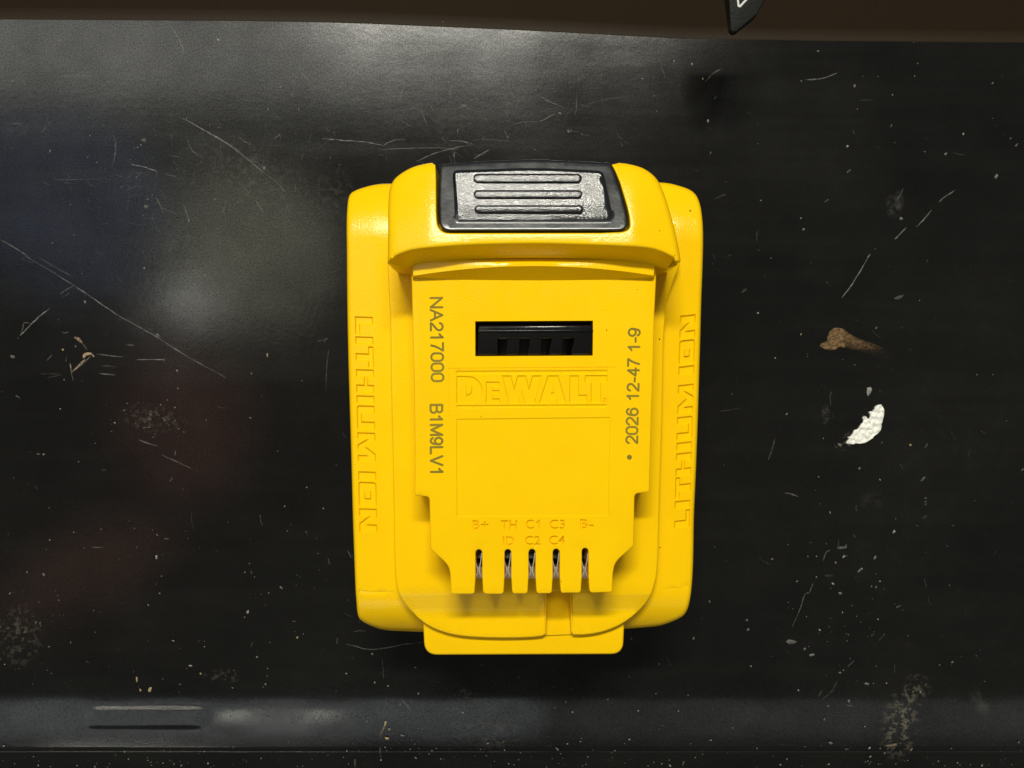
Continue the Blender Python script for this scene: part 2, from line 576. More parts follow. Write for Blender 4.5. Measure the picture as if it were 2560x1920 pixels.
def z_body(x, y):
    z = Z_SH
    s = 0.0833
    xl = 941 + (y - 790) * 0.021; xr = 1694 - (y - 790) * 0.026
    if x < xl: z -= 0.06 * (xl - x) * s
    if x > xr: z -= 0.07 * (x - xr) * s
    if y < 604:
        d = (604 - y) * s; z -= 18 - math.sqrt(max(18*18 - d*d, 1))
    if y > 1478:
        d = min((y - 1478) * s, 8.55); z -= 0.05 + 8.7 - math.sqrt(max(8.7**2 - d*d, 0.01))
    return z

# engraved words on both shoulders: block capitals built as polygons (u along the line, v up)
def block(u0, u1, kind):
    W = u1 - u0; t = 20.5
    R = lambda a, b, c, d: [(u0 + a, c), (u0 + b, c), (u0 + b, d), (u0 + a, d)]
    if kind == 'I': return [R(0, W, 0, 1)]
    if kind == 'L': return [[(u0, 0), (u1, 0), (u1, .3), (u0 + t, .3), (u0 + t, 1), (u0, 1)]]
    if kind == 'T':
        c = W / 2
        return [[(u0, .68), (u0 + c - t/2, .68), (u0 + c - t/2, 0), (u0 + c + t/2, 0), (u0 + c + t/2, .68), (u1, .68), (u1, 1), (u0, 1)]]
    if kind == 'H':
        return [[(u0, 0), (u0 + t, 0), (u0 + t, .42), (u1 - t, .42), (u1 - t, 0), (u1, 0), (u1, 1), (u1 - t, 1), (u1 - t, .66), (u0 + t, .66), (u0 + t, 1), (u0, 1)]]
    if kind == 'U':
        return [[(u0 + 5, 0), (u1 - 5, 0), (u1, .1), (u1, 1), (u1 - t, 1), (u1 - t, .29), (u0 + t, .29), (u0 + t, 1), (u0, 1), (u0, .1)]]
    if kind == 'M':
        c = (u0 + u1) / 2
        return [[(u0, 0), (u0 + t - 3, 0), (u0 + t - 3, .48), (c - 6, 0), (c + 6, 0), (u1 - t + 3, .48), (u1 - t + 3, 0), (u1, 0), (u1, 1), (u1 - t, 1), (c, .52), (u0 + t, 1), (u0, 1)]]
    if kind == 'O':
        return [rounded(R(0, W, 0, 1), 0), ('hole', [(u0 + t, .3), (u1 - t, .3), (u1 - t, .7), (u0 + t, .7)])]
    if kind == 'N':
        return [[(u0, 0), (u0 + t, 0), (u0 + t, .5), (u1 - t - 2, 0), (u1, 0), (u1, 1), (u1 - t, 1), (u1 - t, .5), (u0 + t + 2, 1), (u0, 1)]]
WORDS = [('L', 0, 46), ('I', 50, 70), ('T', 74.5, 130), ('H', 132, 191), ('I', 197.5, 218), ('U', 222.5, 283), ('M', 290, 364),
         ('I', 387.5, 411), ('O', 413.5, 477), ('N', 480, 540)]


def words(o, U, V, depth, draft):
    """U: px per unit of reading, V: px for the cap height"""
    feats = []
    for k, a, b in WORDS:
        for poly in block(a, b, k):
            hole = poly[0] == 'hole'
            if hole: poly = poly[1]
            q = [(o[0] + U[0]*u + V[0]*v, o[1] + U[1]*u + V[1]*v) for u, v in poly]
            if k == 'O': q = rounded(q, 3 if hole else 8, 3)
            feats.append((q, 0.0, 2.4, depth) if hole else (q, depth, draft))
    return feats

body = relief("lower_housing", BODY, z_body, YEL, pack, grid=9, bevel=9, steps=5, bevel_z=12, skirt=0.6,
              features=words((886.5, 790.5), (11.5/540, 1.0), (46, 1.5), 0.50, 3.8)
                     + words((1724.5, 1318), (15/540, -533/540), (-40, 4.5), 0.50, 3.8),
              creases=[[(884, 603.5), (968, 603.5)], [(895, 1478), (1000, 1480)], [(1640, 1472), (1722, 1466)]])

# end tab under the deck
TAB = rounded([(1055, 1500), (1062, 1637), (1557, 1635), (1563, 1500)], [0, 32, 30, 0], 7)
TAB = [(x, y) for x, y in TAB]
slab("end_tab", TAB, 0.8, 32.2, YEL, pack, bevel=5, steps=4)

# deck: the raised bed the rails stand on
DECK_L = [(969, 640), (969, 658), (973, 745), (976, 800), (977.5, 926), (980, 1040), (984.5, 1243), (987, 1403), (990, 1448), (996, 1480), (1008, 1504),
          (1028, 1528), (1053, 1551), (1077, 1567), (1107, 1579), (1138, 1587), (1179, 1592), (1247, 1594.5), (1300, 1594), (1334, 1592.5)]
DECK_R = [(1458, 1587), (1492, 1582.5), (1526, 1572.5), (1555, 1559), (1587, 1536), (1611, 1512), (1626, 1489), (1637, 1457), (1641.5, 1435),
          (1645, 1380), (1647, 1290), (1650, 1200), (1655, 1040), (1658.5, 858), (1662, 800), (1665, 765), (1672, 737), (1684, 700), (1699, 660), (1699, 640)]
DECK = (smooth(DECK_L, 3, False) + [(1356, 1590), (1365, 1584), (1367, 1478), (1425, 1478), (1427, 1578), (1433, 1587)] + smooth(DECK_R, 3, False)
        + [(1690, 600), (980, 600)])
def z_deck(x, y):
    z = Z_DECK
    if y > 1484: z -= 1.45 * min(1, (y - 1484) / 47)
    return z
relief("rail_bed", DECK, z_deck, YEL, pack, bevel=3.5, steps=3, skirt=lambda x, y: 22.0 if y > 1478 else 30.0, grid=30,
       creases=[[(1003, 1484), (1362, 1484)], [(1431, 1484), (1626, 1484)], [(1040, 1531), (1362, 1531)], [(1431, 1531), (1586, 1531)]])
slab("keyway_floor", [(1361, 1470), (1361, 1589), (1432, 1586), (1432, 1470)], 26, 32.7, YEL, pack, bevel=1.5)

# contact plate with its engraved writing and the five terminal slots
SLOTS = [(1189, 1205.5), (1261.5, 1278), (1321.5, 1338.5), (1382, 1399), (1454.5, 1471)]
STOP = [1373.5, 1373, 1372.5, 1372, 1370]
SBOT = [1485, 1485, 1484, 1483.5, 1482]
pl = [(1027, 640), (1029, 700), (1032, 813), (1036, 971), (1037, 1040), (1037.6, 1175)]
left = [(1037, 1238.5), (1073, 1240)]
PL = [(1027, 636), (1029, 700), (1032, 813), (1036, 971), (1037.2, 1090)] + rounded([(1037.5, 1175), (1036.8, 1238), (1073.5, 1242), (1076, 1340)], [0, 6, 8, 0], 4) \
     + [(1077, 1372)] + smooth([(1077.5, 1373.5), (1095, 1389), (1110, 1402.5), (1121, 1417), (1125.5, 1434), (1127, 1458)], 3, False)[1:]
xL = 1128
for k in range(5):
    a, b = SLOTS[k]; yb = SBOT[k]
    PL += rounded([(xL, yb - 40), (xL, yb), (a - (3 if k == 0 else 3), yb), (a, yb - 30)], [0, 5, 7, 0], 4)[1:-1]
    r = (b - a) / 2; c = (a + b) / 2
    PL += [(a, 1440)] + [(c - r * math.cos(t), STOP[k] + r - r * math.sin(t)) for t in [i * math.pi / 8 for i in range(9)]] + [(b, 1440)]
    xL = b + 5
    PL += rounded([(b, yb - 30), (b + 3, yb), (b + 24, yb)], [0, 9, 0], 4)[1:-1]
PL += rounded([(1510, 1481.5), (1530.5, 1480), (1531.5, 1440)], [0, 5, 0], 4)[1:-1]
PL += smooth([(1532, 1434), (1536.5, 1413), (1546, 1398), (1565, 1381), (1583, 1364.5)], 3, False)
PL += [(1584, 1359), (1585, 1311)] + rounded([(1586, 1290), (1586, 1234), (1623.5, 1229.5), (1624, 1170)], [0, 10, 6, 0], 4)[1:-1]
PL += [(1625, 1160), (1628, 1040), (1632, 926), (1635.5, 790), (1640, 700), (1643, 636)]

def arc_y(x):
    return 665 + 24 * min(1.2, ((x - 1335) / 300) ** 2)
def z_plate(x, y):
    e = arc_y(x)
    b = 701 - 5 * min(1.2, ((x - 1335) / 300) ** 2)
    if y <= e: return Z_STRIP - (e - 665) * 0.075
    if y < b:
        t = (y - e) / (b - e)
        return (Z_STRIP - (e - 665) * 0.075) * (1 - t) + Z_PL * t
    return Z_PL

# brand plate letters
D_ = [(1140.6, 939.8), (1168, 939.8), (1184, 942), (1197, 951), (1205, 964), (1207, 976), (1204, 990), (1196, 1001), (1185, 1008), (1170, 1009.6), (1140.6, 1009.6)]
D_in = [(1164, 959.5), (1172, 959.5), (1179, 963), (1181.5, 972), (1179, 983), (1172, 989), (1164, 989)]
E_ = [(1214, 954), (1250.5, 954), (1250.5, 967.5), (1232.5, 967.5), (1232.5, 975), (1249.5, 975), (1249.5, 986.5), (1232.5, 986.5), (1232.5, 996), (1250.5, 996), (1250.5, 1009.6), (1214, 1009.6)]
W_ = [(1254, 938.5), (1278, 938.5), (1285.5, 969.5), (1293.5, 938.5), (1315, 938.5), (1322.8, 969.5), (1330.5, 938.5), (1355.5, 938.5), (1337, 1009.4), (1312, 1009.4), (1304, 978), (1296, 1009.4), (1272, 1009.4)]
A_ = [(1369, 938.5), (1396.5, 938.5), (1416, 1009), (1392, 1009), (1389.5, 998), (1375, 998), (1372, 1009), (1346, 1009)]
A_in = [(1381.5, 966.5), (1386, 982.5), (1377, 982.5)]
L_ = [(1423, 938.5), (1447.5, 938.5), (1447.5, 986.5), (1468.5, 986.5), (1468.5, 1008.6), (1423, 1008.6)]
T_ = [(1461.6, 937.8), (1519, 937.8), (1519, 957.5), (1502.5, 957.5), (1502.5, 1007), (1476.5, 1007), (1476.5, 957.5), (1461.6, 957.5)]
GD = 0.24
feats = [(p, GD, 3.0) for p in (D_, E_, W_, A_, L_, T_)] + [(D_in, 0.0, 2.6, GD), (A_in, 0.0, 1.2, GD)]
ring = lambda cx, cy, r: [(cx + r * math.cos(t), cy + r * math.sin(t)) for t in [i * math.pi / 8 for i in range(16)]]
feats += [(ring(1512, 1001, 6.0), 0.2, 1.0), (ring(1512, 1001, 3.6), 0.0, 0.9, 0.2)]
feats += [([(1139.5, 926.5), (1519.5, 924.5), (1519.5, 935.5), (1139.5, 937.5)], 0.22, 3.6),
          ([(1140.5, 1012.5), (1517.5, 1010.5), (1517.5, 1019.5), (1140.5, 1021.5)], 0.22, 3.4)]
feats += [([(1140.5, 1047), (1526, 1042.5), (1522, 1290.5), (1141, 1292.5)], 0.15, 2.6)]
feats += [([(1120.5, 920.3), (1538.5, 917.3), (1538.5, 918.9), (1120.5, 922)], 0.10, 0.5),
          ([(1121, 925), (1122.3, 925), (1123.5, 1038), (1122.2, 1038)], 0.06, 0.4),
          ([(1123, 1040), (1139, 1039.6), (1139, 1041), (1123, 1041.5)], 0.07, 0.4)]
def label_feats(txt, x0, x1, y0, y1, depth=0.36, draft=1.1):
    one = txt.endswith("1")
    if one:
        L = place(text_loops(txt[0]), (x0, y1), (20, 0), (0, -(y1 - y0)))
        L.append([(x1, y1), (x1 - 3.6, y1), (x1 - 3.6, y0 + 6), (x1 - 9, y0 + 8.5), (x1 - 9, y0 + 5.2), (x1 - 4.5, y0 + 3), (x1 - 3, y0), (x1, y0)])
    else:
        L = place(text_loops(txt), (x0, y1), (x1 - x0, 0), (0, -(y1 - y0)))
    out = []
    for l in L:
        inside = any(l2 is not l and inpoly([l[0]], l2)[0] for l2 in L)
        out.append((l, 0.0, draft * .7, depth) if inside else (l, depth, draft))
    return sorted(out, key=lambda f: len(f))
for a in [("B+", 1181.5, 1221, 1301, 1323), ("TH", 1252, 1292, 1301, 1323), ("C1", 1314.5, 1350, 1299.5, 1321.5), ("C3", 1374, 1412, 1299.5, 1321.5), ("B-", 1450.5, 1484, 1298.5, 1320.5),
          ("ID", 1257.5, 1285.5, 1341.5, 1363), ("C2", 1312, 1351, 1340.5, 1361.5), ("C4", 1372.5, 1412, 1339.5, 1361)]:
    feats += label_feats(*a)
WIN = [(1188, 803), (1482.5, 801.5), (1482, 889), (1188, 890.5)]
arc_l = [(x, arc_y(x)) for x in range(1034, 1640, 20)]
base_l = [(x, 701 - 5 * min(1.2, ((x - 1335) / 300) ** 2)) for x in range(1036, 1638, 20)]
plate = relief("contact_plate", PL, z_plate, YEL, pack, features=feats, creases=[arc_l, base_l], bevel=2.6, steps=3,
               skirt=lambda x, y: 33.0, holes=[WIN], extra=7.0, grid=40, angle=30)

# ink print
text_a = pen("NA217000", (1076.0, 745.0), (3.2, 208), (29.5, -0.4), 5.2)
text_b = pen("B1M9LV1", (1076.3, 1012.5), (1.0, 174.5), (29, -0.4), 5.6, .23)
flat("printed_code", text_a + text_b, lambda x, y: Z_PL + 0.025, INK, pack)["label"] = "olive printed serial code NA217000 B1M9LV1"
t1 = pen("2026", (1593, 1108), (1.6, -87), (-27.5, 0), 5.2, .19)
t2 = pen("12-47", (1595.5, 1000), (2.6, -102.5), (-27.5, 0), 5.2, .19)
t3 = pen("1-9", (1598.5, 878), (1.0, -56.5), (-27.5, 0), 5.2, .16)
flat("printed_date", t1 + t2 + t3 + [ring(1573.5, 1143, 6.3)], lambda x, y: Z_PL + 0.025, INK, pack)["label"] = "olive printed date code 2026 12-47 1-9"

# latch in its window
slab("window_floor", [(1180, 795), (1490, 795), (1490, 898), (1180, 898)], 35.6, 39.6, BLKS, pack, bevel=1)
latch = slab("latch_bar", [(1196, 814), (1483, 812.5), (1484, 846), (1195, 847.5)], 39.7, 45.6, BLKS, pack, bevel=5)
for (a, b, c, d) in [(1195.5, 1245, 1243.5, 1194), (1269, 1300, 1297, 1265), (1325, 1355, 1351, 1319), (1380, 1409, 1404, 1372), (1436, 1483, 1477, 1428)]:
    o = relief("latch_tooth", [(a, 842), (b, 842), (c, 887), (d, 887.6)], lambda x, y: 45.4 - (y - 842) * 0.012, BLKS, pack, bevel=2.0, steps=3, skirt=39.7)
    o.parent = latch
relief("latch_lip", [(1196, 826), (1483, 825), (1483, 829), (1196, 830)], lambda x, y: 45.95, BLKS, latch, bevel=1.4, steps=2, skirt=45.0)

# terminal clips in the slots
slab("slot_dark_sheet", [(1150, 1330), (1510, 1330), (1510, 1437), (1150, 1437)], 35.6, 36.2, BLKS, pack, bevel=0.5, steps=1)  # black sheet under the slots in place of a deep, shaded contact cavity
def ribbon(pts, z0, z1, th):
    bm = bmesh.new(); rows = []
    for i, (x, y) in enumerate(pts):
        a = pts[max(0, i - 1)]; b = pts[min(len(pts) - 1, i + 1)]
        nx, ny = -(b[1] - a[1]), b[0] - a[0]; l = math.hypot(nx, ny); nx, ny = nx / l * th / 2, ny / l * th / 2
        rows.append([bm.verts.new(P(x + nx, y + ny, z1)), bm.verts.new(P(x - nx, y - ny, z1)), bm.verts.new(P(x - nx, y - ny, z0)), bm.verts.new(P(x + nx, y + ny, z0))])
    for r, s in zip(rows[:-1], rows[1:]):
        for k in range(4): bm.faces.new((r[k], r[(k + 1) % 4], s[(k + 1) % 4], s[k]))
    bm.faces.new(rows[0]); bm.faces.new(rows[-1][::-1])
    bmesh.ops.recalc_face_normals(bm, faces=bm.faces)
    me = bpy.data.meshes.new("blade"); bm.to_mesh(me); bm.free(); finish(me, 40)
    return me
for k, (a, b) in enumerate(SLOTS):
    c = (a + b) / 2 - 0.8
    e = bpy.data.objects.new("terminal_clip", None); COL.objects.link(e); e.parent = pack
    for s in (-1, 1):
        y0 = 1402 if s < 0 else 1382
        pts = smooth([(c + s * 7.8, y0), (c + s * 5.4, (y0 + 1424) / 2), (c + s * 2.4, 1420), (c + s * 2.0, 1427), (c + s * 3.0, 1433), (c + s * 5, 1439)], 4, False)
        put("blade", ribbon(pts, 42.6, 44.7, 2.2), CLIP, e)
    slab("clip_base", [(a - 2, 1416), (b + 2, 1416), (b + 2, 1446), (a - 2, 1446)], 38.0, 41.5, CLIP, e, bevel=1, steps=1)

# end cap around the release button
CAP_N = [(969, 658), (970, 619), (970.5, 528), (972.5, 485), (977, 465), (987, 447), (1007, 431), (1032, 418), (1061, 410), (1080, 407)]
CAP_E = [(1548, 407), (1571, 410), (1603, 418.6), (1626, 432), (1643, 449), (1655, 472), (1671, 517), (1689, 585), (1701, 646), (1700.5, 655)]
RIDGE = [(1684, 646), (1661.6, 634.5), (1628, 623.5), (1571, 618), (1436, 613), (1337, 611), (1179, 614), (1089, 620), (1032, 626.5), (998, 637)]
NOTCH = [(1529, 412), (1538, 428), (1550, 457), (1567.5, 516), (1573, 540)] + rounded([(1573, 540), (1577, 579), (1500, 583)], [0, 30, 0], 6)[1:-1] + [(1500, 582.5), (1160, 583)] \
        + rounded([(1160, 583), (1094, 583), (1091, 520)], [0, 46, 0], 6)[1:-1] + [(1091, 528), (1090, 438), (1088.5, 413)]
NOTCH = NOTCH[::-1]
sm_n = smooth(CAP_N, 3, False); sm_e = smooth(CAP_E, 3, False); sm_r = smooth(RIDGE, 4, False)
CAP = sm_n + NOTCH + sm_e + sm_r
SRC = ['n'] * len(sm_n) + ['k'] * len(NOTCH) + ['e'] * len(sm_e) + ['r'] * len(sm_r)
CB = [{'n': 14, 'e': 14, 'k': 3.5, 'r': 9}[k] for k in SRC]
def z_cap(x, y):
    z = Z_CAP
    d = max(0, (705 - y) * 0.0735); z += 0.43 - (56 - math.sqrt(56 * 56 - d * d))
    for xe, s in ((1080, -1), (1580, 1)):
        d = max(0, (x - xe) * s) * 0.0735
        z -= 0.15 * max(0, d - 0.3) + 0.012 * d * d
    return z
def cap_bottom(i, p):
    if SRC[i] != 'r': return None
    x = p[0]
    u = (x - 1335) / 330
    y = 644.5 + 13 * u * u + 10 * u ** 6
    return (1335 + (x - 1335) * 0.955, y, Z_STRIP - 0.4 - 1.6 * u * u)
relief("end_cap", CAP, z_cap, YEL, pack, bevel=CB, steps=5, bevel_z=[{'n': 12, 'e': 12, 'k': 3.5, 'r': 9}[k] for k in SRC], grid=14,
       skirt=lambda x, y: 24.0, bottom=cap_bottom, angle=38)
# the wall below the ridge, carried on down to the bed
low = [cap_bottom(i, p)[:2] for i, p in enumerate(CAP) if SRC[i] == 'r']
low = [(x, y - 1.0) for x, y in low]
relief("cap_web", [(976, 665)] + low[::-1] + [(1694, 662), (1690, 560), (980, 560)], lambda x, y: Z_STRIP - 0.45 - 1.6 * ((x - 1335) / 330) ** 2, YEL, pack, bevel=0.6, steps=1, skirt=33.5, grid=20)

# release button
BTN = [(1099, 411), (1202, 403.5), (1337, 398.5), (1413, 401.6), (1526, 407.5), (1537, 430), (1553, 479), (1566, 528)] + rounded([(1566, 528), (1572, 577), (1500, 576.5)], [0, 30, 0], 6)[1:-1] \
      + [(1500, 576.8), (1160, 577.3)] + rounded([(1160, 577.3), (1099, 577.5), (1097, 520)], [0, 44, 0], 6)[1:-1] + [(1096.5, 505)]
PANEL = rounded([(1131, 426), (1337, 419), (1508, 427), (1532, 540), (1522, 556), (1138, 556)], [14, 60, 16, 18, 14, 14], 5)
PANEL_IN = inset(PANEL, [7 if p[0] < 1500 else 13 for p in PANEL])
PANEL_T = inset(PANEL, 5.0)
_pt = np.array(PANEL_T)
def z_rim(x, y):
    return Z_CAP - 0.75 - (577 - min(y, 577)) * 0.0735 * math.tan(math.radians(17.0))
def z_pad(x, y):
    s = 0.0735
    zb = Z_CAP - 1.29
    if y < 512: return zb - (512 - y) * s * math.tan(math.radians(9.4))
    return zb + (y - 512) * s * 0.045
def z_btn(x, y):
    if inpoly([(x, y)], PANEL_T)[0]: return z_pad(x, y)
    return z_rim(x, y)
btn = relief("release_button", BTN, z_btn, FRAME, pack, features=[(PANEL, 0.0, 7)], bevel=5, steps=4, grid=10, skirt=34.0, angle=40,
             creases=[[(1145, 512), (1505, 512)]])
btn.data.materials.append(BLK)
_c = []
for p in btn.data.polygons:
    c = p.center; sc_ = (D * MM - c.z) / F
    _c.append((1280 + c.x / sc_, 960 - c.y / sc_))
for p, k in zip(btn.data.polygons, inpoly(_c, PANEL_IN)):
    p.material_index = 1 if k else 0
for x0, x1, y0, y1 in [(1183, 1455, 434, 457), (1184, 1456, 475, 496), (1186, 1459, 513, 533)]:
    r = (y1 - y0) / 2
    q = [(x1 - r + r * math.cos(t), (y0 + y1) / 2 + r * math.sin(t)) for t in [(-0.5 + i / 8) * math.pi for i in range(9)]]
    q += [(x0 + r + r * math.cos(t), (y0 + y1) / 2 + r * math.sin(t)) for t in [(0.5 + i / 8) * math.pi for i in range(9)]]
    o = relief("grip_rib", q, lambda x, y: z_pad(x, y) + 0.55, BLK, btn, bevel=5, steps=4, bevel_z=7, skirt=46.0, grid=8)
# dark well behind the button
slab("button_well", [(1085, 420), (1560, 420), (1582, 590), (1088, 590)], 33.0, 40.0, BLKS, pack, bevel=1, steps=1)

# grime caught on the plastic
bm = bmesh.new()
def speck(bm, x, y, z, r, n=6, el=1.0, ang=0.0):
    vs = []
    for i in range(n):
        t = i / n * 2 * math.pi; k = r * random.uniform(0.65, 1.25)
        u, v = k * math.cos(t) * el, k * math.sin(t)
        vs.append(bm.verts.new(P(x + u * math.cos(ang) - v * math.sin(ang), y + u * math.sin(ang) + v * math.cos(ang), z)))
    f = bm.faces.new(vs[::-1])
    return f
for x, y, z, r in [(1725.5, 527, z_body(1725.5, 527) + .08, 2.6), (1516.5, 825, Z_PL + .03, 2.0), (1648.5, 848, Z_DECK + .03, 2.0), (1641, 466, 49.2, 1.6), (1650, 1369, Z_DECK + .2, 2.0),
                   (1593, 724, Z_PL + .03, 1.2), (1649, 577, 53.0, 1.5), (1202, 1042, Z_PL + .03, 1.2), (1403, 1453, Z_PL + .03, 1.2)]:
    speck(bm, x, y, z, r)
me = bpy.data.meshes.new("grime_specks"); bm.to_mesh(me); bm.free()
put("grime_specks", me, BLKS, pack)["kind"] = "stuff"

# ------------------------------------------------------------------ strap end hanging in at the top edge
strap = bpy.data.objects.new("strap_end", None); COL.objects.link(strap)
strap["label"] = "pointed black strap end with a white printed outline hanging in at the top edge"
strap["category"] = "strap"
ST = [(1819, -90), (1822, 0), (1826, 73), (1833, 81), (1842, 79), (1892, 37), (1901, 22), (1914, -4), (1940, -90)]
relief("tongue", ST, lambda x, y: 26 + (80 - y) * 0.02, STRAPM, strap, bevel=4, steps=3, skirt=24.0)
wl = [(1838, -40), (1844, 17), (1851, 19), (1880, -12), (1900, -50)]
q = [(x, y) for x, y in wl] + [(x, y) for x, y in [(1893, -52), (1874, -14), (1850, 12.5), (1848.5, 11), (1843, -40)]]
relief("printed_outline", q, lambda x, y: 26.06 + (80 - y) * 0.02, WHITEINK, strap, bevel=0.8, steps=1)

